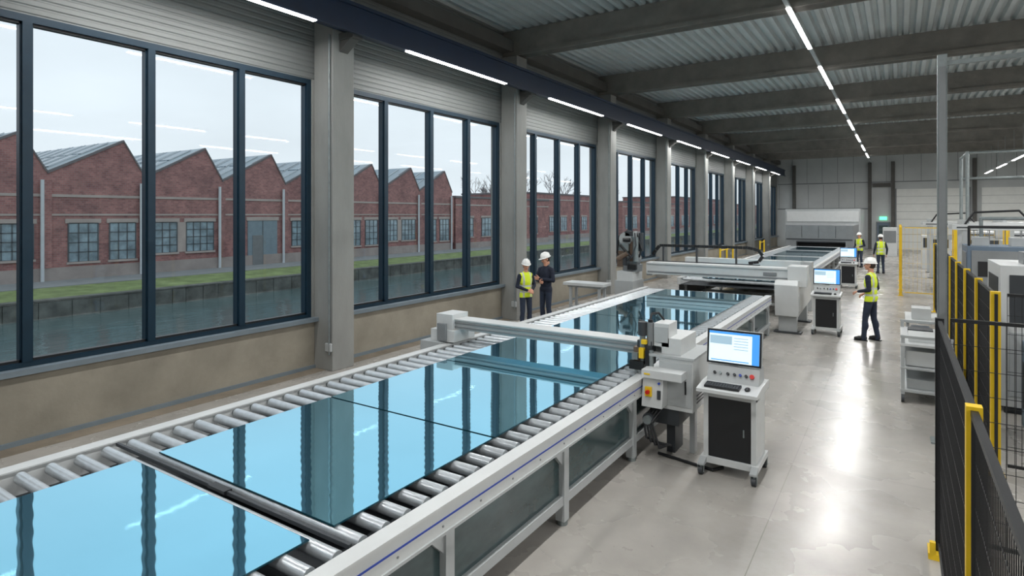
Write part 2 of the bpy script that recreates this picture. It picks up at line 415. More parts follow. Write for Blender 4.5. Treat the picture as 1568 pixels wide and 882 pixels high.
# ------------------------------------------------------------------ conveyor
def conveyor(name,ya,yb,step,legstep,legoff,panel=True):
    b=MB()
    L,R=-5.58,-2.50
    b.box(R-0.10,R,ya,yb,0.70,0.885,'white'); b.box(R-0.12,R+0.008,ya,yb,0.885,0.90,'white')
    b.box(R,R+0.004,ya,yb,0.800,0.812,'blue'); b.box(R,R+0.012,ya,yb,0.70,0.72,'lgrey')
    b.box(L,L+0.10,ya,yb,0.70,0.90,'white'); b.box(L-0.01,L+0.12,ya,yb,0.90,0.912,'white')
    y=ya+0.1
    while y<yb-0.05:
        b.cyl((L+0.15,y,0.858),(R-0.155,y,0.858),0.043,'chrome',seg=16)
        b.cyl((R-0.155,y,0.858),(R-0.10,y,0.858),0.020,'steel',seg=8); b.cyl((L+0.10,y,0.858),(L+0.15,y,0.858),0.020,'steel',seg=8)
        b.cyl((R-0.125,y,0.858),(R-0.10,y,0.858),0.034,'mgrey',seg=10)
        y+=step
    b.box(L+0.10,R-0.10,ya,yb,0.70,0.715,'dgrey')
    y=ya+legoff
    while y<yb:
        for x0 in (R-0.10,L+0.01):
            b.box(x0,x0+0.09,y-0.045,y+0.045,0.04,0.70,'lgrey'); b.cyl((x0+0.045,y,0.0),(x0+0.045,y,0.04),0.05,'steel',seg=10)
            b.ext([(x0+0.02,y-0.045,0.70),(x0+0.02,y-0.20,0.70),(x0+0.02,y-0.045,0.55)],(0.05,0,0),'lgrey')
        b.box(L+0.1,R-0.1,y-0.03,y+0.03,0.2,0.27,'lgrey')
        y+=legstep
    b.box(R-0.09,R-0.02,ya,yb,0.19,0.27,'lgrey'); b.box(L+0.03,L+0.09,ya,yb,0.2,0.27,'lgrey')
    if panel:
        b.box(R-0.075,R-0.065,ya,yb,0.27,0.70,'panel_teal'); b.box(R-0.5,R-0.49,ya,yb,0.02,0.2,'panel_teal')
    b.box(L+0.05,L+0.06,ya,yb,0.27,0.70,'dgrey')
    return b
b=conveyor('c',-2.0,15.0,0.19,1.66,1.79)
b.box(-5.44,-2.64,2.350,2.372,0.88,0.906,'dgrey')
b.box(-4.05,-3.85,2.33,2.39,0.89,0.912,'black')
for i in range(40):
    y=-1.6+i*0.42; b.cyl((-2.5,y,0.76),(-2.494,y,0.76),0.008,'mgrey',seg=8)
b.obj('glass_roller_conveyor')
b=conveyor('c',17.7,39.4,0.38,2.2,0.6,False); b.obj('glass_roller_conveyor')

def sheet(x0,x1,ya,yb):
    b=MB(); b.box(x0,x1,ya,yb,0.903,0.911,'gedge'); e=0.004
    b.add([(x0+e,ya+e,0.9125),(x1-e,ya+e,0.9125),(x1-e,yb-e,0.9125),(x0+e,yb-e,0.9125)],[(0,1,2,3)],'glass')
    b.obj('glass_sheet')
for ya,yb in ((-1.2,2.26),(2.44,4.13),(4.15,6.0),(6.02,8.3),(8.45,10.3),(10.32,12.4),(12.45,14.7),(18,21.5),(22,25.5),(26,29),(30,34),(35,38)):
    sheet(-4.93,-2.87,ya,yb)

# ------------------------------------------------------------------ cutting gantry (bridge)
b=MB()
yb0,yb1=6.93,7.17
b.box(-5.6,-2.3,yb0,yb1,1.10,1.25,'lgrey'); b.box(-5.6,-2.3,yb0-0.02,yb1+0.02,1.235,1.255,'white')
b.box(-5.55,-2.35,yb0-0.015,yb0,1.13,1.15,'mgrey'); b.box(-5.55,-2.35,yb0-0.015,yb0,1.19,1.205,'mgrey')
# left carriage
b.box(-5.86,-5.42,6.80,7.30,0.93,1.10,'white'); b.box(-5.80,-5.50,6.86,7.24,1.10,1.32,'white'); b.box(-5.70,-5.55,6.75,6.80,0.95,1.2,'mgrey')
b.box(-5.98,-5.60,6.7,7.4,0.72,0.93,'lgrey')
b.box(-5.9,-5.68,6.9,7.2,0,0.72,'lgrey')
# right cabinet
b.box(-2.34,-1.95,6.75,7.50,0.55,1.14,'white'); b.box(-2.46,-1.93,6.73,7.52,1.14,1.17,'lgrey')
b.box(-2.33,-2.1,6.80,7.4,1.17,1.36,'white')
b.box(-2.34,-1.96,6.742,6.75,0.60,1.10,'lgrey'); b.box(-2.04,-2.02,6.735,6.742,0.75,0.9,'black')
for z in (0.62,0.66,0.70): b.box(-1.95,-1.945,6.9,7.3,z,z+0.015,'dgrey')
b.box(-2.48,-2.02,6.55,6.75,0.93,1.02,'white')
b.ext([(-2.48,6.55,0.60),(-2.48,6.75,0.60),(-2.48,6.75,0.93),(-2.48,6.60,0.93)],(0.24,0,0),'white')
b.box(-2.44,-2.36,6.545,6.57,0.72,0.83,'yellow'); b.cyl((-2.40,6.55,0.775),(-2.40,6.51,0.775),0.024,'red')
b.cyl((-2.28,6.575,0.88),(-2.28,6.56,0.88),0.014,'blue'); b.box(-2.30,-2.26,6.555,6.575,0.70,0.80,'dgrey')
b.box(-2.45,-2.38,6.545,6.56,0.965,0.985,'yellow')
# cutting head
b.box(-2.62,-2.44,6.78,6.93,1.02,1.30,'dgrey'); b.box(-2.66,-2.58,6.76,6.86,0.98,1.22,'brown')
b.cyl((-2.56,6.80,0.98),(-2.56,6.80,1.50),0.035,'steel'); b.cyl((-2.56,6.80,1.36),(-2.56,6.80,1.52),0.055,'dgrey')
b.cyl((-2.47,6.82,1.25),(-2.47,6.82,1.52),0.045,'mgrey'); b.cyl((-2.47,6.82,1.52),(-2.47,6.82,1.55),0.03,'black')
b.box(-2.58,-2.52,6.72,6.78,1.10,1.22,'yellow'); b.box(-2.55,-2.49,6.72,6.77,1.27,1.32,'yellow'); b.box(-2.66,-2.59,6.71,6.76,1.08,1.16,'steel')
b.box(-2.50,-2.46,6.72,6.78,0.98,1.2,'black'); b.cyl((-2.44,6.76,1.0),(-2.44,6.76,1.2),0.03,'steel')
b.box(-2.70,-2.52,6.72,6.78,0.96,1.06,'black'); b.cyl((-2.62,6.74,0.92),(-2.62,6.74,1.0),0.018,'steel')
b.box(-2.42,-2.24,6.80,7.10,1.25,1.52,'white'); b.box(-2.41,-2.25,6.79,6.80,1.30,1.48,'lgrey')
b.path([(-2.5,6.86,1.50),(-2.5,6.95,1.60),(-2.45,7.05,1.60),(-2.38,7.05,1.52)],0.014,'black')
b.path([(-2.58,6.82,1.44),(-2.64,6.9,1.52),(-2.6,7.0,1.48),(-2.5,7.05,1.28)],0.010,'black')
# motor + hoses below
b.box(-2.46,-2.12,6.78,7.3,0.36,0.55,'dgrey'); b.cyl((-2.42,6.60,0.44),(-2.42,6.95,0.44),0.07,'dgrey'); b.cyl((-2.42,6.56,0.44),(-2.42,6.60,0.44),0.05,'steel')
b.box(-2.3,-2.2,6.9,7.2,0.0,0.36,'dgrey'); b.box(-2.06,-2.0,7.0,7.1,0,0.55,'lgrey')
for i in range(4):
    b.path([(-2.40+0.04*i,6.72,0.58),(-2.46+0.03*i,6.58,0.42),(-2.42+0.05*i,6.55,0.25-0.03*i),(-2.3+0.03*i,6.7,0.16),(-2.25,6.95,0.06)],0.013,'black')
b.obj('glass_cutting_gantry',bevel=0.006)

b=MB()
b.path([(-2.35,6.75,0.02),(-2.2,6.72,0.02),(-1.9,6.66,0.02),(-1.7,6.62,0.02),(-1.62,6.75,0.02)],0.018,'black'); b.obj('floor_cable')

# ------------------------------------------------------------------ control console
b=MB()
W=0.27
b.box(-W,-W+0.05,-0.02,0.46,0.16,0.88,'white'); b.box(W-0.05,W,-0.02,0.46,0.16,0.88,'white')
b.box(-W+0.05,W-0.05,0.0,0.45,0.17,0.88,'black'); b.box(-W+0.06,W-0.06,-0.012,0.0,0.19,0.82,'black')
b.box(0.14,0.155,-0.025,-0.012,0.44,0.52,'steel'); b.box(-W,W,-0.015,0.46,0.82,0.88,'white')
b.box(-W-0.03,W+0.03,-0.05,0.5,0.11,0.17,'white')
b.ext([(-W-0.03,-0.05,0.11),(-W-0.03,-0.16,0.11),(-W-0.03,-0.16,0.13),(-W-0.03,-0.05,0.17)],(0.07,0,0),'lgrey')
b.ext([(W-0.04,-0.05,0.11),(W-0.04,-0.16,0.11),(W-0.04,-0.16,0.13),(W-0.04,-0.05,0.17)],(0.07,0,0),'lgrey')
for x in (-W+0.0,W-0.0):
    for y in (-0.12,0.44):
        b.cyl((x-0.022,y,0.045),(x+0.022,y,0.045),0.045,'dgrey',seg=14); b.cyl((x,y,0.06),(x,y,0.115),0.02,'steel',seg=8)
        b.box(x-0.032,x-0.026,y-0.02,y+0.02,0.03,0.115,'steel'); b.box(x+0.026,x+0.032,y-0.02,y+0.02,0.03,0.115,'steel')
# desk / keyboard shelf
b.ext([(-W-0.04,-0.17,0.90),(-W-0.04,-0.17,0.935),(-W-0.04,0.10,0.965),(-W-0.04,0.48,0.965),(-W-0.04,0.48,0.88),(-W-0.04,0.0,0.88)],(2*W+0.08,0,0),'white')
b.T=Matrix.Translation((0,-0.04,0.952))@Matrix.Rotation(math.radians(6),4,'X')
b.box(-0.24,0.12,-0.075,0.06,0,0.022,'black')
for i in range(12):
    for j in range(4): b.box(-0.23+i*0.0285,-0.207+i*0.0285,-0.066+j*0.03,-0.043+j*0.03,0.022,0.027,'dgrey')
b.sph((0.19,0,0.01),(0.03,0.045,0.018),'black'); b.T=Matrix()
# sloped button panel
b.ext([(-W-0.0,0.11,0.965),(-W-0.0,0.19,1.13),(-W-0.0,0.40,1.13),(-W-0.0,0.44,0.965)],(2*W,0,0),'lgrey')
b.T=Matrix.Translation((0,0.15,1.047))@Matrix.Rotation(math.radians(-26),4,'X')
for i,(x,c) in enumerate(((-0.19,'black'),(-0.13,'steel'),(-0.05,'dgrey'),(0.02,'dgrey'),(0.08,'blue'),(0.14,'black'),(0.2,'red'))):
    b.cyl((x,-0.003,0.0),(x,-0.028,0.0),0.015 if i!=6 else 0.024,c,seg=12)
b.T=Matrix()
# monitor
b.box(-0.04,0.04,0.27,0.32,1.10,1.25,'dgrey')
b.T=Matrix.Translation((0,0.22,1.33))@Matrix.Rotation(math.radians(-7),4,'X')
b.box(-0.29,0.29,-0.02,0.03,-0.19,0.19,'lgrey'); b.box(-0.285,0.285,-0.026,-0.02,-0.185,0.185,'black')
b.box(-0.265,0.265,-0.030,-0.026,-0.165,0.165,'screen'); b.box(-0.265,0.265,-0.032,-0.030,0.14,0.165,'screen_b')
b.box(0.19,0.265,-0.032,-0.030,-0.165,0.14,'screen_b'); b.box(-0.255,-0.02,-0.032,-0.030,0.03,0.12,'screen_g'); b.box(-0.24,0.16,-0.032,-0.03,-0.15,-0.14,'screen_b')
for i in range(5): b.box(0.0,0.15,-0.032,-0.030,0.10-i*0.03,0.108-i*0.03,'screen_g')
b.box(-0.12,0.12,0.03,0.07,-0.1,0.1,'dgrey'); b.T=Matrix()
c0=b.obj('control_console',(-1.52,6.62,0),bevel=0.005)
dup(c0,(-1.42,15.6,0)); dup(c0,(-1.62,26.0,0))

# ------------------------------------------------------------------ second gantry / loading robot
b=MB()
b.box(-5.70,-1.9,15.40,15.75,1.20,1.52,'white'); b.box(-5.66,-1.9,15.38,15.40,1.25,1.29,'mgrey'); b.box(-5.66,-1.9,15.37,15.40,1.46,1.50,'lgrey')
b.box(-2.75,-2.45,15.37,15.40,1.32,1.40,'mgrey')
b.ext([(-2.45,15.15,0.42),(-2.45,15.05,1.15),(-2.45,15.15,1.25),(-2.45,17.2,1.25),(-2.45,17.6,0.95),(-2.45,17.6,0.55)],(0.5,0,0),'white')
b.box(-2.2,-1.8,15.3,15.85,1.10,1.58,'white'); b.box(-2.2,-1.94,15.2,15.3,0.5,0.9,'lgrey')
for y in (15.4,17.2): b.box(-2.4,-2.0,y-0.08,y+0.08,0,0.5,'lgrey'); b.box(-2.5,-1.9,y-0.15,y+0.15,0,0.04,'dgrey')
b.box(-5.8,-2.3,19.2,19.45,1.15,1.42,'white'); b.box(-5.9,-5.6,19.1,19.5,0,1.15,'lgrey'); b.box(-2.4,-2.1,19.1,19.5,0,1.42,'lgrey')
b.box(-5.92,-5.74,16.0,19.3,1.1,1.2,'lgrey')
b.obj('loading_gantry',bevel=0.01)
b=MB()   # robot on pedestal, head built about its own centre line and enlarged
b.box(-6.50,-5.98,15.15,15.95,0,1.0,'lgrey'); b.box(-6.46,-6.0,15.2,15.9,1.0,1.25,'white')
b.T=Matrix.Translation((-6.14,15.5,1.25))@Matrix.Diagonal((1.12,1.1,1.1,1))@Matrix.Translation((6.1,-15.5,-1.25))
b.cyl((-6.1,15.55,1.25),(-6.1,15.55,1.42),0.24,'mgrey',seg=20); b.sph((-6.1,15.55,1.55),(0.22,0.2,0.22),'mgrey')
b.box(-6.28,-6.12,15.4,15.7,1.45,2.1,'dgrey'); b.cyl((-6.2,15.3,2.05),(-6.2,15.75,2.05),0.16,'lgrey',seg=18)
b.box(-6.1,-5.95,15.35,15.6,1.5,1.98,'brown'); b.cyl((-5.95,15.35,1.5),(-5.95,15.35,2.1),0.07,'steel'); b.cyl((-5.85,15.45,1.75),(-5.85,15.45,2.2),0.06,'dgrey')
b.cyl((-6.02,15.4,2.1),(-6.02,15.4,2.24),0.09,'lgrey'); b.box(-6.2,-6.0,15.3,15.5,2.12,2.24,'dgrey'); b.box(-6.45,-6.28,15.4,15.65,1.35,1.75,'brown')
b.box(-6.3,-6.1,15.25,15.32,1.75,1.95,'steel'); b.box(-6.12,-5.9,15.25,15.33,1.3,1.42,'black'); b.cyl((-6.3,15.22,1.9),(-6.0,15.22,1.6),0.03,'black')
b.box(-6.22,-6.14,15.2,15.27,1.4,1.7,'dgrey'); b.cyl((-6.22,15.24,2.03),(-6.05,15.24,2.03),0.05,'black')
b.path([(-6.3,15.5,1.4),(-6.45,15.4,1.7),(-6.4,15.4,2.1),(-6.2,15.45,2.24),(-5.95,15.4,2.2),(-5.82,15.4,1.8),(-5.88,15.4,1.6)],0.025,'black')
b.path([(-6.25,15.3,1.45),(-6.0,15.2,1.6),(-5.9,15.25,1.9),(-5.95,15.3,2.2)],0.018,'dgrey')
b.cyl((-6.35,15.2,1.55),(-6.1,15.2,1.7),0.06,'brown')
b.T=Matrix()
b.obj('robot_arm')
b=MB()
pts=[(-5.70,15.92,1.70),(-5.5,15.92,1.95),(-3.2,15.92,1.95),(-2.95,15.92,1.90),(-2.85,15.92,1.75),(-2.95,15.92,1.60),(-3.2,15.92,1.56)]
for a,c in zip(pts[:-1],pts[1:]):
    a=Vector(a); c=Vector(c); n=max(1,int((c-a).length/0.12))
    for i in range(n):
        p=a+(c-a)*(i/n); q=a+(c-a)*((i+0.9)/n); b.cyl(p,q,0.05,'black',seg=4)
b.box(-5.6,-2.9,15.80,15.86,1.52,1.54,'dgrey')
for x in (-5.4,-4.5,-3.5): b.box(x,x+0.04,15.84,15.9,1.5,1.92,'dgrey')
b.obj('cable_chain')
b=MB()
b.box(-7.75,-6.55,14.5,15.05,0.86,0.94,'white'); b.box(-7.65,-6.65,14.6,15.0,0.80,0.86,'lgrey')
for x in (-7.6,-6.75):
    for y in (14.58,14.92): b.box(x,x+0.07,y,y+0.07,0,0.8,'lgrey')
b.box(-7.6,-6.68,14.6,14.64,0.25,0.3,'lgrey'); b.box(-7.6,-6.68,14.94,14.98,0.25,0.3,'lgrey'); b.obj('side_table',bevel=0.008)

# yellow stanchions by the windows, far
b=MB()
for y in (27,28.2,29.4,36,37.2):
    b.cyl((-6.6,y,0),(-6.6,y,1.3),0.04,'yellow'); b.cyl((-6.6,y,0),(-6.6,y,0.03),0.12,'yellow')
b.cyl((-6.6,27,1.2),(-6.6,29.4,1.2),0.025,'yellow'); b.cyl((-6.6,27,0.7),(-6.6,29.4,0.7),0.025,'yellow')
b.cyl((-6.6,36,1.2),(-6.6,37.2,1.2),0.025,'yellow'); b.obj('guard_rail')

# furnace
b=MB()
b.box(-5.8,-2.2,39.6,45,0.0,0.75,'mgrey'); b.box(-5.8,-5.2,39.6,45,0.75,1.2,'mgrey'); b.box(-2.6,-2.2,39.6,45,0.75,1.2,'mgrey')
b.box(-5.2,-2.6,40.4,45,0.75,1.2,'black'); b.box(-5.8,-2.2,39.6,45,1.2,2.15,'mgrey'); b.box(-5.75,-2.25,39.57,39.6,1.28,1.34,'dgrey')
b.box(-5.2,-2.6,39.55,39.62,1.12,1.2,'dgrey')
for x in (-4.9,-4.0,-3.1): b.box(x-0.01,x+0.01,39.58,39.6,1.4,2.1,'dgrey')
b.box(-6.6,-2.1,45,50,0.0,3.15,'lgrey'); b.box(-6.5,-2.2,44.96,45,2.3,3.0,'white')
b.obj('tempering_furnace',bevel=0.02)

# ------------------------------------------------------------------ fences
def fence(p0,p1,zt,step,posts,base=0.12,frame='black',wire='black',hstep=0.2,name='safety_fence',wr=0.0035):
    b=MB(); p0=Vector((p0[0],p0[1],0)); p1=Vector((p1[0],p1[1],0)); d=(p1-p0); Ln=d.length; d.normalize()
    up=Vector((0,0,1))
    t=0.0
    while t<=Ln:
        q=p0+d*t; b.cyl(q+up*base,q+up*zt,wr,wire,seg=4,caps=False); t+=step
    z=base
    while z<zt: b.cyl(p0+up*z,p1+up*z,wr,wire,seg=4,caps=False); z+=hstep
    for z in (base,zt-0.01): b.cyl(p0+up*z,p1+up*z,0.02,frame,seg=4)
    for t,mt,w in posts:
        q=p0+d*t; h=w/2
        b.box(q.x-h,q.x+h,q.y-h,q.y+h,0.0,zt+0.02,mt); b.box(q.x-0.08,q.x+0.08,q.y-0.08,q.y+0.08,0,0.012,mt)
        for o in (-1,1):
            qq=q+d*(o*(h+0.025)); b.box(qq.x-0.014,qq.x+0.014,qq.y-0.014,qq.y+0.014,base,zt,frame)
    return b
b=fence((0.28,6.0),(0.28,0.9),1.93,0.04,[(0.0,'black',0.06),(2.66,'yellow',0.06),(5.0,'yellow',0.06)],wr=0.0025)
b.box(0.2,0.36,5.90,6.08,0,0.05,'yellow'); b.box(0.21,0.25,5.9,5.94,0.05,0.14,'yellow')       # foot
b.box(0.22,0.34,3.20,3.26,0.95,1.10,'black'); b.cyl((0.22,3.23,1.02),(0.19,3.23,1.02),0.02,'steel')  # lock
b.obj('safety_fence')
fence((0.36,6.14),(3.2,6.14),1.93,0.06,[(1.4,'yellow',0.06),(2.8,'yellow',0.06)]).obj('safety_fence')
fence((0.87,8.2),(0.87,21.0),1.95,0.03,[(0.0,'yellow',0.085),(1.6,'yellow',0.08),(3.2,'yellow',0.08),(4.8,'yellow',0.08),(6.4,'yellow',0.08),(9,'yellow',0.08),(12.7,'yellow',0.08)]).obj('safety_fence')
fence((0.97,8.2),(3.6,8.2),1.95,0.06,[(1.4,'yellow',0.06)]).obj('safety_fence')
fence((0.05,24.5),(0.05,30.0),2.35,0.08,[(0,'yellow',0.09),(1.8,'yellow',0.09),(3.6,'yellow',0.09),(5.5,'yellow',0.09)],frame='yellow',wire='yellow',hstep=0.5).obj('safety_fence')
fence((0.17,24.5),(2.9,24.5),2.35,0.12,[(1.4,'yellow',0.09),(2.7,'yellow',0.09)],frame='yellow',wire='yellow',hstep=0.5).obj('safety_fence')

# mast with arm
b=MB()
b.box(0.395,0.495,8.95,9.05,0,4.75,'steel'); b.box(0.33,0.56,8.88,9.12,0,0.02,'steel'); b.box(0.41,0.48,8.93,8.95,0.1,4.6,'mgrey')
b.box(0.40,6.0,8.97,9.03,4.62,4.67,'steel')
b.box(5.9,6.0,8.95,9.05,0,4.7,'steel')
b.obj('steel_support_frame')
b=MB()
for x in (2.2,4.6):
    b.cyl((x,28.6,0),(x,28.6,5.2),0.06,'steel'); b.cyl((x,31.3,0),(x,31.3,5.2),0.06,'steel'); b.cyl((x,28.6,5.15),(x,31.3,5.15),0.05,'steel')
b.cyl((2.2,28.6,5.15),(4.6,28.6,5.15),0.05,'steel'); b.cyl((2.2,31.3,4.3),(7.6,31.3,4.3),0.05,'steel')
b.obj('pipe_frame')

# tool trolley
b=MB()
x0,x1,y0,y1=0.02,0.66,10.6,12.2
for x in (x0+0.03,x1-0.03):
    for y in (y0+0.03,y1-0.03):
        b.box(x-0.025,x+0.025,y-0.025,y+0.025,0.12,0.98,'lgrey'); b.cyl((x-0.02,y,0.06),(x+0.02,y,0.06),0.06,'dgrey',seg=14); b.cyl((x,y,0.06),(x,y,0.13),0.02,'steel',seg=8)
b.box(x0,x1,y0,y1,0.84,0.88,'white'); b.box(x0,x1,y0,y1,0.50,0.53,'lgrey'); b.box(x0,x1,y0,y1,0.16,0.20,'lgrey')
b.box(x0,x1,y0,y0+0.03,0.96,1.0,'lgrey'); b.box(x0,x1,y1-0.03,y1,0.96,1.0,'lgrey')
b.box(x0+0.06,x1-0.05,y0+0.1,y0+0.7,0.54,0.76,'white'); b.box(x0+0.05,x0+0.06,y0+0.12,y0+0.68,0.64,0.66,'dgrey')
b.box(x0+0.08,x1-0.1,y0+0.9,y1-0.2,0.54,0.70,'bluegrey'); b.box(x0+0.1,x1-0.1,y0+0.2,y0+0.7,0.881,0.97,'white'); b.box(x0+0.1,x1-0.2,y0+1.0,y0+1.3,0.881,0.94,'dgrey')
b.box(x0+0.08,x1-0.08,y0+0.1,y1-0.1,0.201,0.34,'lgrey')
b.obj('tool_trolley',bevel=0.006)
b=MB()
b.box(0.1,0.65,13.2,14.4,0.8,0.84,'white')
for x in (0.12,0.6):
    for y in (13.25,14.3): b.box(x,x+0.04,y,y+0.04,0,0.8,'lgrey')
b.box(0.15,0.6,13.3,14.3,0.3,0.33,'lgrey'); b.box(0.2,0.5,13.4,13.8,0.84,1.05,'white'); b.box(0.2,0.5,14.0,14.3,0.33,0.6,'bluegrey'); b.obj('work_table',bevel=0.006)

# machines behind the fence
b=MB()
b.box(1.2,2.3,10.8,12.2,0.1,2.08,'white'); b.box(1.25,2.25,10.85,12.15,0,0.1,'dgrey'); b.box(1.3,2.2,10.79,10.8,1.25,1.95,'dgrey')
b.box(1.19,1.2,11.0,12.0,1.2,1.9,'dgrey'); b.box(1.18,1.19,11.45,11.5,0.6,0.8,'black'); b.box(1.3,2.2,10.79,10.8,0.25,1.15,'lgrey'); b.box(1.5,1.8,11.2,11.6,2.08,2.25,'mgrey')
b.obj('machine_enclosure',bevel=0.02)
b=MB()
b.box(1.35,2.9,9.0,10.2,0.05,1.15,'bluegrey'); b.box(1.4,2.8,9.1,10.1,1.15,1.3,'dgrey'); b.box(1.45,1.9,9.2,9.8,1.3,1.55,'white')
for i in range(6): b.box(1.34,1.35,9.15+i*0.16,9.25+i*0.16,0.3,0.9,'dgrey')
b.box(1.4,2.8,9.1,10.1,0,0.05,'black'); b.obj('machine_base',bevel=0.015)
b=MB()
for i in range(3):
    x=1.35+i*1.25
    b.box(x,x+1.2,17.6,19.0,0.1,2.05,'bluegrey'); b.box(x+0.08,x+1.12,17.585,17.6,0.2,1.95,'mgrey'); b.box(x+0.2,x+0.7,17.57,17.585,1.35,1.7,'black')
    b.box(x+0.05,x+1.15,17.65,18.95,0,0.1,'black'); b.box(x+0.95,x+0.98,17.56,17.585,0.9,1.1,'steel')
b.box(1.34,1.35,17.8,18.8,0.3,1.9,'mgrey')
for x in (1.5,2.2,3.1,3.9): b.box(x,x+0.3,18.0,18.4,2.05,2.25,'lgrey')
b.path([(1.4,17.8,2.05),(1.4,17.8,2.5),(3.0,17.8,2.5),(3.0,17.8,2.05)],0.03,'black'); b.path([(1.7,18.6,2.05),(1.7,18.6,2.7),(4.4,18.6,2.7)],0.04,'steel')
b.obj('electrical_cabinet',bevel=0.012)
def truss_frame(name,x0,x1,y0,y1,z):
    b=MB()
    for x in (x0,x1):
        for y in (y0,y1): b.box(x-0.06,x+0.06,y-0.06,y+0.06,0,z,'lgrey'); b.box(x-0.12,x+0.12,y-0.12,y+0.12,0,0.02,'dgrey')
    for y in (y0,y1): b.box(x0-0.3,x1+0.3,y-0.08,y+0.08,z,z+0.16,'white'); b.box(x0,x1,y-0.05,y+0.05,z-0.6,z-0.5,'lgrey'); b.box(x0-0.2,x1+0.2,y-0.09,y-0.08,z+0.05,z+0.09,'dgrey')
    for x in (x0,x1,(x0+x1)/2): b.box(x-0.07,x+0.07,y0,y1,z+0.16,z+0.28,'lgrey')
    xx=x0+0.2
    while xx<x1-0.2: b.cyl((xx,y0+0.08,z+0.1),(xx,y1-0.08,z+0.1),0.04,'chrome',seg=8); b.box(xx-0.01,xx+0.01,y0-0.02,y0+0.02,z-0.5,z,'mgrey'); xx+=0.35
    b.box((x0+x1)/2-0.3,(x0+x1)/2+0.3,y0-0.1,y0+0.5,z-0.5,z+0.0,'lgrey'); b.box((x0+x1)/2-0.1,(x0+x1)/2+0.1,y0,y0+0.2,z-0.9,z-0.5,'dgrey')
    b.path([(x0,y0,z+0.16),(x0+0.2,y0,z+0.5),(x0+1.2,y0,z+0.55),(x0+1.5,y0,z+0.16)],0.03,'black')
    b.obj(name,bevel=0.01)
truss_frame('portal_frame',1.6,5.2,21.5,23.2,2.35)
truss_frame('portal_frame',1.2,6.2,32,35,2.3)
b=MB()
b.box(1.5,6.5,26,28,0.75,0.95,'white')
for x in (1.6,3.2,4.8,6.3):
    for y in (26.1,27.8): b.box(x,x+0.1,y,y+0.1,0,0.75,'lgrey')
xx=1.6
while xx<6.4: b.cyl((xx,26.1,0.98),(xx,27.9,0.98),0.04,'chrome',seg=8); xx+=0.3
b.box(3,3.8,26.3,27.3,1.0,1.9,'lgrey'); b.box(5,5.7,26.3,27.3,1.0,1.6,'white'); b.obj('roller_table',bevel=0.01)
b=MB()
b.box(1.0,2.2,37,39,0,1.7,'white'); b.box(2.6,5.5,38,41,0,1.9,'lgrey'); b.box(1.05,2.1,36.98,37,1.1,1.6,'dgrey'); b.box(6,9,36,40,0,2.2,'mgrey'); b.box(2.7,5.4,37.98,38,1.2,1.8,'dgrey')
b.obj('machine_enclosure',bevel=0.02)
b=MB(); b.box(-0.9,-0.1,47,49,0,1.9,'white'); b.box(-0.85,-0.15,46.98,47,0.9,1.7,'mgrey'); b.obj('machine_enclosure',bevel=0.02)

# ------------------------------------------------------------------ exterior
ZG=-0.8; XF=-38.5
b=MB(); b.add([(-31.42,-80,-1.8),(-10.6,-80,-1.8),(-10.6,320,-1.8),(-31.42,320,-1.8)],[(0,1,2,3)],'water'); b.obj('canal_water')
b=MB(); b.box(-32.1,-31.5,-80,320,-2.6,-1.05,'stone'); b.box(-32.1,-31.43,-80,320,-1.05,-0.98,'stone')
rr=random.Random(3); y=-20
while y<120:   # rough stone blocks on the quay face
    w_=rr.uniform(0.6,1.3); b.box(-31.5,-31.5+rr.uniform(0.02,0.07),y,y+w_,-2.0,-1.07,'stone'); y+=w_+0.04
b.obj('canal_bank_wall')
b=MB(); b.box(-10.59,-10.2,-80,320,-2.6,-0.4,'stone'); b.obj('canal_bank_wall')
b=MB(); b.ext([(-32.1,-80,-1.4),(-32.1,-80,-1.0),(-35.2,-80,-0.83),(-35.2,-80,-1.4)],(0,400,0),'grass'); b.obj('grass_verge')
b=MB(); b.box(-160,-35.2,-80,320,-1.4,ZG,'path'); b.obj('towpath')
b=MB(); b.box(-10.2,-9.26,-80,320,-1.0,-0.4,'path'); b.obj('quay')

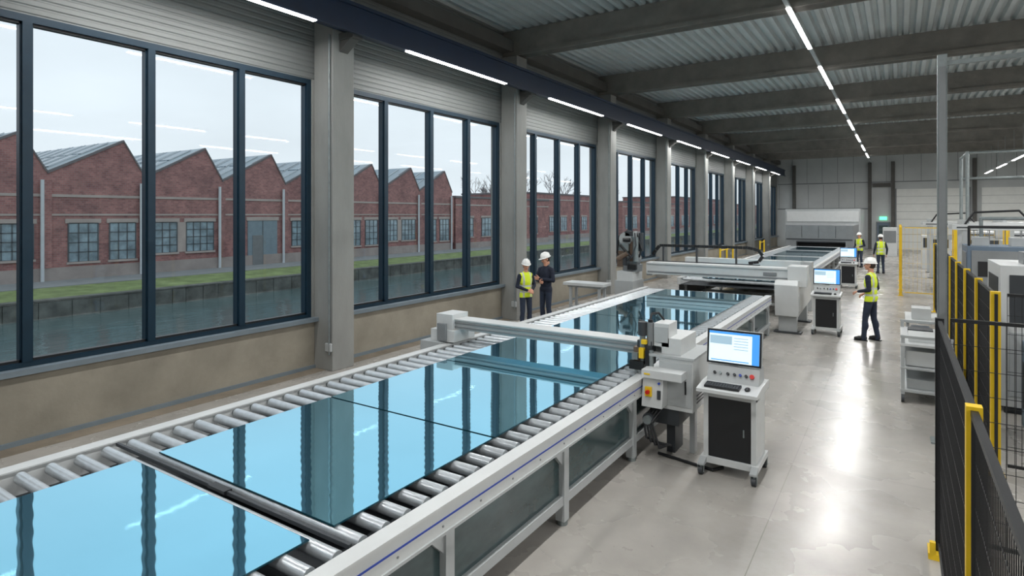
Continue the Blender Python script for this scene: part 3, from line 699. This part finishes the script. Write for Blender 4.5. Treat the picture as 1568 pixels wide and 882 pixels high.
def bwin(b,y0,y1,z0,z1,cols,rows):
    x=XF
    b.box(x,x+0.03,y0,y1,z0,z1,'pane')
    b.box(x,x+0.06,y0-0.15,y1+0.15,z1,z1+0.25,'trimst'); b.box(x,x+0.10,y0-0.1,y1+0.1,z0-0.12,z0,'trimst')
    for i in range(cols+1):
        y=y0+(y1-y0)*i/cols; b.box(x,x+0.06,y-0.03,y+0.03,z0,z1,'mull')
    for i in range(rows+1):
        z=z0+(z1-z0)*i/rows; b.box(x,x+0.06,y0,y1,z-0.025,z+0.025,'mull')
b=MB()
ZV,ZP=5.05,7.08; P=4.95
peaks=[17.05+P*i for i in range(-7,7)]
for n,pk in enumerate(peaks):
    y0=pk-P+1.2; y1=pk+1.2
    b.ext([(XF,y0,ZG),(XF,y1,ZG),(XF,y1,ZV),(XF,pk,ZP),(XF,y0,ZV)],(-0.4,0,0),'brick')
    b.ext([(XF-0.05,y0-0.05,ZV-0.02),(XF-0.05,pk,ZP),(XF-0.05,pk,ZP+0.1),(XF-0.05,y0-0.05,ZV+0.1)],(-34,0,0),'sawroof')
    def rp(t): return (y0+(pk-y0)*t, ZV+(ZP-ZV)*t+0.13)
    xx=XF-1.2
    while xx>XF-32:   # glazed roof panels on the long slope
        for ta,tb in ((0.12,0.50),(0.54,0.92)):
            ya_,za_=rp(ta); yb_,zb_=rp(tb)
            b.ext([(xx,ya_,za_),(xx,yb_,zb_),(xx,yb_,zb_+0.06),(xx,ya_,za_+0.06)],(-1.25,0,0),'roofpanel')
            for dx in (0.02,-1.27): b.ext([(xx+dx,ya_,za_),(xx+dx,yb_,zb_),(xx+dx,yb_,zb_+0.09),(xx+dx,ya_,za_+0.09)],(-0.05,0,0),'pipew')
        xx-=1.75
    b.ext([(XF-0.05,pk,ZP),(XF-0.05,y1,ZV),(XF-0.05,y1,ZV+0.1),(XF-0.05,pk,ZP+0.1)],(-34,0,0),'coping')
    b.ext([(XF+0.06,y0-0.02,ZV-0.05),(XF+0.06,pk,ZP-0.02),(XF+0.06,pk,ZP+0.11),(XF+0.06,y0-0.02,ZV+0.10)],(-0.3,0,0),'coping')
    b.ext([(XF+0.06,pk,ZP-0.02),(XF+0.06,y1,ZV-0.05),(XF+0.06,y1,ZV+0.10),(XF+0.06,pk,ZP+0.11)],(-0.3,0,0),'coping')
    b.box(XF,XF+0.05,y0,y1,3.75,3.9,'trimst'); b.box(XF,XF+0.05,y0,y1,2.72,2.82,'trimst'); b.box(XF,XF+0.08,y0,y1,ZG,-0.1,'plinth')
    b.box(XF,XF+0.12,y1-0.25,y1+0.15,-0.1,ZV-0.5,'brick')
    b.cyl((XF+0.2,y1-0.3,ZG),(XF+0.2,y1-0.3,ZV-0.4),0.09,'pipew',seg=8)
    if n in (2,9):
        b.box(XF,XF+0.07,y0+1.85,y0+4.2,ZG,2.35,'fdoor'); b.box(XF,XF+0.11,y0+1.75,y0+4.3,2.35,2.6,'trimst'); b.box(XF+0.07,XF+0.1,y0+2.2,y0+3.0,ZG,1.3,'mgrey')
        b.box(XF+0.07,XF+0.09,y0+2.98,y0+3.04,ZG,2.35,'mull')
    elif n%2==1:
        bwin(b,y0+0.95,y0+2.4,0.15,2.3,3,4); bwin(b,y0+3.0,y0+4.4,0.15,2.3,3,4)
    else:
        bwin(b,y0+0.55,y0+1.9,0.4,2.3,3,4); b.box(XF,XF+0.03,y0+1.9,y0+2.5,0.4,2.3,'trimst'); bwin(b,y0+2.5,y0+4.3,0.4,2.3,4,4)
ye=peaks[-1]+1.2; ys=peaks[0]-P+1.2
b.box(XF-34,XF-0.4,ye-0.4,ye,ZG,ZV,'brick'); b.box(XF-34,XF-0.4,ys,ys+0.4,ZG,ZV,'brick'); b.box(XF-34.3,XF-34,ys,ye,ZG,ZV,'brick')
b.obj('brick_factory')
def flatb(name,x,y0,y1,h,win=True,xd=12):
    global XF
    b=MB(); xs=XF; XF=x
    b.box(x-xd,x,y0,y1,ZG,h,'brick'); b.box(x-xd-0.1,x+0.1,y0-0.1,y1+0.1,h,h+0.22,'coping'); b.box(x,x+0.06,y0,y1,ZG,-0.2,'plinth'); b.box(x,x+0.05,y0,y1,h-0.8,h-0.65,'trimst')
    y=y0+1.2
    while win and y+2<y1: bwin(b,y,y+1.8,0.4,min(h-1.2,2.4),3,3); y+=3.4
    b.obj(name); XF=xs
flatb('brick_warehouse',XF,ye+0.6,68,4.5)
flatb('brick_warehouse',XF-3,69,92,5.6)
flatb('brick_warehouse',XF,93,125,4.8)
flatb('brick_warehouse',XF-2,127,170,6.5)
flatb('brick_warehouse',XF,172,250,5.5)
flatb('brick_warehouse',XF-40,60,90,9.5,False)

def tree(loc,h,seed):
    rnd=random.Random(seed); b=MB()
    def br(p,d,l,r,dep):
        q=p+d*l; b.cyl(p,q,r,'bark',r1=r*0.65,seg=5,caps=False)
        if dep==0: return
        for i in range(3 if dep>1 else 4):
            nd=(d+Vector((rnd.uniform(-.8,.8),rnd.uniform(-.8,.8),rnd.uniform(-.1,.5)))).normalized()
            br(q if i else p+d*l*0.7,nd,l*rnd.uniform(.6,.8),r*0.6,dep-1)
    br(Vector((0,0,0)),Vector((0,0,1)),h*0.3,h*0.02,5)
    b.obj('bare_tree',loc)
tree((-62,98,-0.8),13,1); tree((-58,106,-0.8),14,2); tree((-54,126.2,-0.8),12,3); tree((-60,88,-0.8),12,4); tree((-58,80,-0.8),11,5)

# ------------------------------------------------------------------ people
def remesh(prims, voxel, smooth_it=3):
    mb=MB()
    for p in prims:
        if p[0]=='cap':
            _,a,c,r0,r1,_l=p; mb.cyl(a,c,r0,'skin',r1=r1,seg=16); mb.sph(a,r0,'skin',16,10); mb.sph(c,r1,'skin',16,10)
        else:
            _,c,r,_l=p[:4]; mb.sph(c,r,'skin',18,12,R=p[4] if len(p)>4 else None)
    me=mb.mesh('tmp'); o=bpy.data.objects.new('tmp',me); COL.objects.link(o)
    m=o.modifiers.new('r','REMESH'); m.mode='VOXEL'; m.voxel_size=voxel; m.use_smooth_shade=True
    s=o.modifiers.new('s','SMOOTH'); s.iterations=smooth_it; s.factor=0.5
    bpy.context.view_layer.update()
    d=bpy.context.evaluated_depsgraph_get()
    out=bpy.data.meshes.new_from_object(o.evaluated_get(d)); bpy.data.objects.remove(o); 
    out.materials.clear()
    return out
def segd(p,a,c):
    ab=c-a; t=max(0,min(1,(p-a).dot(ab)/max(ab.length_squared,1e-9))); return (p-(a+ab*t)).length,t
def label(me, prims, matmap, zrule=None):
    keys=list(dict.fromkeys(matmap.values()))
    for k in keys: me.materials.append(M[k])
    for f in me.polygons:
        c=f.center; best=1e9; lb=None
        for p in prims:
            if p[0]=='cap':
                d,t=segd(c,p[1],p[2]); d-=p[3]+(p[4]-p[3])*t; l=p[5]
            else:
                v=c-p[1]; q=Vector((v.x/p[2][0],v.y/p[2][1],v.z/p[2][2])).length; d=(q-1)*min(p[2]); l=p[3]
            if d<best: best=d; lb=l
        if zrule: lb=zrule(c,lb)
        f.material_index=keys.index(matmap[lb]); f.use_smooth=True
V=Vector
def hand_prims(w,d,n,side):
    d=d.normalized(); n=(n-d*n.dot(d)).normalized(); t=d.cross(n).normalized()*side   # t: thumb side
    pr=[]
    L=[0.066,0.074,0.070,0.055]; offs=[0.030,0.010,-0.010,-0.029]
    for ln,o in zip(L,offs):
        k=w+d*0.085+t*o; pr.append(('cap',w+t*o*0.6+d*0.005,k,0.014,0.0115,'h'))
        p=k; cur=0
        for j,fr in enumerate((0.45,0.32,0.23)):
            cur+=0.45; dd=(d*math.cos(cur)+n*math.sin(cur)).normalized(); q=p+dd*ln*fr*1.1
            pr.append(('cap',p,q,0.0095-0.0008*j,0.0088-0.0008*j,'h')); p=q
    a=w+d*0.02+t*0.02; c=a+(d*0.5+t*0.75+n*0.3).normalized()*0.045; e=c+(d*0.8+t*0.25+n*0.4).normalized()*0.035; g=e+(d*0.85+n*0.45).normalized()*0.025
    pr+= [('cap',a,c,0.016,0.012,'h'),('cap',c,e,0.0115,0.010,'h'),('cap',e,g,0.010,0.008,'h')]
    return pr
def person(loc,yaw,scale,vest,arms,headyaw=0,headpitch=0,feet=((-0.11,0.0,-8),(0.11,0.0,8)),hair='hair',top='navyc',pants='jeans',slim=1.0,name='worker'):
    root=bpy.data.objects.new(name,None); COL.objects.link(root); root.empty_display_size=0.3
    root.location=loc; root.rotation_euler=(0,0,yaw); root.scale=(scale,)*3
    tl='vest' if vest else 'top'; g=1.04 if vest else 1.0; s=slim
    pr=[]
    for sd,(fx,fy,fa) in zip((-1,1),feet):
        hip=V((sd*0.085,0,0.92)); an=V((fx,fy-0.01,0.10)); kn=(hip+an)/2+V((0,0.025,0.01)); kn.z=0.50
        pr+= [('cap',hip,kn,0.090*s,0.062,'pants'),('cap',kn,an,0.060,0.050,'pants'),('el',(kn*0.6+an*0.4)+V((0,-0.015,0)),V((0.058,0.062,0.12)),'pants'),
              ('cap',an,an+V((0,0,-0.05)),0.052,0.056,'pants')]
    pr+= [('el',V((0,-0.01,0.94)),V((0.160*s*g,0.116*g,0.13)),'pelv'),('el',V((0,0,1.08)),V((0.153*s*g,0.112*g,0.24)),tl),('el',V((0,0.005,1.26)),V((0.168*s*g,0.120*g,0.22)),tl),
          ('cap',V((-0.12*s,-0.005,1.395)),V((0.12*s,-0.005,1.395)),0.068*g,0.068*g,tl),('cap',V((-0.05,-0.01,1.44)),V((0.05,-0.01,1.44)),0.052,0.052,tl),
          ('cap',V((0,-0.005,1.44)),V((0,0.01,1.57)),0.056,0.052,'skin')]
    hp=[]
    for sd,(el,wr,hn) in zip((-1,1),arms):
        sh=V((sd*0.178*s,-0.005,1.385)); el=V(el); wr=V(wr)
        pr+= [('cap',sh,el,0.058,0.046,'sleeve'),('cap',el,wr,0.045,0.033,'sleeve'),('el',sh+(el-sh)*0.35,V((0.056,0.056,0.08)),'sleeve')]
        hn=V(hn); dd=(wr-el).normalized(); nn=(hn-dd*hn.dot(dd)).normalized(); t0=dd.cross(nn)
        # thumb points up/forward, and toward the body midline when the arm hangs
        want=V((0,0.5,0.8)) if abs(dd.z)<0.8 else V((-sd*0.3,1,0))
        hp+= hand_prims(wr+dd*0.015,dd,nn,1 if t0.dot(want)>=0 else -1)
    me=remesh(pr,0.009,5)
    def zr(c,l):
        if l=='pelv' : return tl if c.z>0.86 else 'pants'
        if l=='pants' and c.z>0.86: return tl
        if l=='skin' and c.z<1.475: return tl
        return l
    label(me,pr,{'pants':pants,tl:'vest' if vest else top,'skin':'skin','sleeve':top},zr)
    o=bpy.data.objects.new('body',me); COL.objects.link(o); o.parent=root
    me=remesh(hp,0.0042,1); me.materials.append(M['skin']); o=bpy.data.objects.new('hands',me); COL.objects.link(o); o.parent=root
    b=MB()
    for fx,fy,fa in feet:
        R=Matrix.Rotation(math.radians(-fa),4,'Z'); b.T=Matrix.Translation((fx,fy,0))@R
        b.sph((0,0.10,0.045),(0.047,0.085,0.042),'shoe'); b.sph((0,-0.01,0.06),(0.043,0.065,0.058),'shoe'); b.cyl((0,0,0.05),(0,-0.01,0.12),0.05,'shoe',seg=14)
        b.sph((0,0.055,0.06),(0.042,0.08,0.045),'shoe')
        b.ext([(x*0.05,0.05+y*0.13,0.0) for x,y in ((-.75,-1),(.75,-1),(.85,-.3),(1,.4),(.8,.85),(.3,1.03),(-.3,1.03),(-.8,.85),(-1,.4),(-.85,-.3))],(0,0,0.022),'black')
    b.T=Matrix(); b.obj('shoes',parent=root)
    hc=V((0,0.018,1.645)); HR=(Matrix.Rotation(headyaw,4,'Z')@Matrix.Rotation(headpitch,4,'X'))
    T=Matrix.Translation(hc)@HR
    hpr=[('el',V((0,-0.008,0.02)),V((0.076,0.094,0.098)),'s'),('el',V((0,0.03,-0.035)),V((0.060,0.066,0.075)),'s'),('el',V((0,0.058,-0.088)),V((0.032,0.03,0.026)),'s'),
         ('cap',V((0,0.094,0.005)),V((0,0.110,-0.030)),0.009,0.014,'s'),('el',V((0.014,0.098,-0.034)),V((0.010,0.012,0.008)),'s'),('el',V((-0.014,0.098,-0.034)),V((0.010,0.012,0.008)),'s'),
         ('el',V((0.078,-0.005,-0.01)),V((0.010,0.020,0.032)),'s'),('el',V((-0.078,-0.005,-0.01)),V((0.010,0.020,0.032)),'s'),
         ('cap',V((-0.035,0.078,0.03)),V((0.035,0.078,0.03)),0.012,0.012,'s'),('el',V((0.038,0.066,-0.03)),V((0.022,0.02,0.02)),'s'),('el',V((-0.038,0.066,-0.03)),V((0.022,0.02,0.02)),'s'),
         ('cap',V((0,-0.02,-0.06)),V((0,-0.02,-0.11)),0.05,0.052,'s')]
    me=remesh(hpr,0.006,2); me.materials.append(M['skin']); o=bpy.data.objects.new('head',me); COL.objects.link(o); o.parent=root; o.matrix_local=T
    b=MB()
    for sx in (-1,1):
        b.sph((sx*0.030,0.083,0.006),(0.014,0.009,0.008),'eye'); b.sph((sx*0.030,0.0905,0.006),(0.006,0.003,0.006),'hair'); b.cyl((sx*0.015,0.092,0.026),(sx*0.046,0.082,0.026),0.0045,'hair',seg=6)
    b.sph((0,0.094,-0.058),(0.023,0.008,0.004),'lip'); b.sph((0,0.093,-0.065),(0.019,0.008,0.005),'lip')
    b.sph((0,-0.035,-0.005),(0.080,0.076,0.085),hair); b.sph((0,-0.015,0.05),(0.083,0.092,0.06),hair)
    o=b.obj('face_and_hair',parent=root); o.matrix_local=T
    b=MB(); seg=24; rings=7; vs=[]; fs=[]
    for j in range(rings+1):
        t=math.pi/2*j/rings
        for i in range(seg):
            p=2*math.pi*i/seg; vs.append((0.106*math.cos(t)*math.cos(p)+0,-0.008+0.128*math.cos(t)*math.sin(p),0.045+0.118*math.sin(t)))
    for j in range(rings):
        for i in range(seg): fs.append((j*seg+i,j*seg+(i+1)%seg,(j+1)*seg+(i+1)%seg,(j+1)*seg+i))
    b.add(vs,fs,'helmet',True)
    br=[]; 
    for i in range(seg):
        p=2*math.pi*i/seg; ext=0.014+0.045*max(0,math.sin(p))**2
        br.append((0.106*math.cos(p),-0.008+0.128*math.sin(p),0.045,0.106*math.cos(p)*(1+0.014/0.106),-0.008+(0.128+ext)*math.sin(p),0.038))
    vs=[x[:3] for x in br]+[x[3:] for x in br]+[(x[3],x[4],x[5]-0.006) for x in br]+[(x[0],x[1],x[2]-0.008) for x in br]
    fs=[(k*seg+i,k*seg+(i+1)%seg,((k+1)%4)*seg+(i+1)%seg,((k+1)%4)*seg+i) for k in range(4) for i in range(seg)]
    b.add(vs,fs,'helmet',True)
    for xo in (-0.03,0,0.03): b.sph((xo,-0.01,0.10),(0.008,0.112,0.068),'helmet')
    o=b.obj('helmet',parent=root); o.matrix_local=T
    return root
down=[((-0.25,-0.03,1.12),(-0.26,0.08,0.88),(1,0.2,0)),((0.25,-0.03,1.12),(0.26,0.08,0.88),(-1,0.2,0))]
bent=[((-0.24,-0.05,1.12),(-0.12,0.20,1.06),(0.3,0.2,-1)),((0.25,-0.04,1.12),(0.18,0.17,1.00),(-0.5,0.2,-1))]
folded=[((-0.26,0.04,1.14),(0.02,0.20,1.18),(0.1,-1,0.1)),((0.26,0.04,1.14),(0.0,0.235,1.12),(-0.1,-1,0.1))]
clasp=[((-0.24,0.0,1.13),(-0.07,0.22,1.06),(0.3,-0.5,-0.4)),((0.24,0.0,1.13),(0.07,0.22,1.05),(-0.3,-0.5,-0.4))]
D=math.radians
person((-0.52,15.4,0),D(72),1.02,True,bent,headyaw=D(10),feet=((-0.13,0.10,-12),(0.12,-0.08,15)))
person((-7.46,12.09,0),D(-120),0.965,True,clasp,headyaw=D(-15),headpitch=D(-12),slim=0.93)
person((-7.34,12.85,0),D(170),1.03,False,folded,headyaw=D(-25),headpitch=D(-18),pants='jeans')
person((-0.72,33.2,0),D(15),1.03,True,down)
person((-1.75,36.5,0),D(150),1.02,True,bent)

# ------------------------------------------------------------------ world, camera
w=bpy.data.worlds.new('overcast_sky'); sc.world=w; w.use_nodes=True
N=w.node_tree.nodes; L=w.node_tree.links; bg=N['Background']
tc=N.new('ShaderNodeTexCoord'); s=N.new('ShaderNodeSeparateXYZ'); L.new(tc.outputs['Generated'],s.inputs[0])
r=N.new('ShaderNodeValToRGB'); r.color_ramp.elements[0].position=0.0; r.color_ramp.elements[1].position=0.6
r.color_ramp.elements[0].color=(0.86,0.90,0.93,1); r.color_ramp.elements[1].color=(0.75,0.82,0.89,1)
L.new(s.outputs['Z'],r.inputs['Fac'])
n=N.new('ShaderNodeTexNoise'); n.inputs['Scale'].default_value=2.2; n.inputs['Detail'].default_value=5
mp=N.new('ShaderNodeMapping'); mp.inputs['Scale'].default_value=(1,1,3.5); L.new(tc.outputs['Generated'],mp.inputs[0]); L.new(mp.outputs[0],n.inputs['Vector'])
mr=N.new('ShaderNodeMapRange'); mr.inputs['From Min'].default_value=0.3; mr.inputs['From Max'].default_value=0.7; mr.inputs['To Min'].default_value=0.90; mr.inputs['To Max'].default_value=1.06
L.new(n.outputs['Fac'],mr.inputs['Value'])
mx=N.new('ShaderNodeVectorMath'); mx.operation='SCALE'; L.new(r.outputs['Color'],mx.inputs[0]); L.new(mr.outputs[0],mx.inputs['Scale'])
L.new(mx.outputs[0],bg.inputs['Color']); bg.inputs['Strength'].default_value=1.1

cd=bpy.data.cameras.new('camera'); cam=bpy.data.objects.new('camera',cd); COL.objects.link(cam)
cam.location=(0,0,2.8); cam.rotation_euler=(math.radians(90),0,math.radians(33)); cd.sensor_width=36; cd.lens=20.94; cd.shift_y=-0.072; cd.clip_end=600; cd.clip_start=0.05
sc.camera=cam
sc.view_settings.view_transform='Standard'; sc.view_settings.look='None'
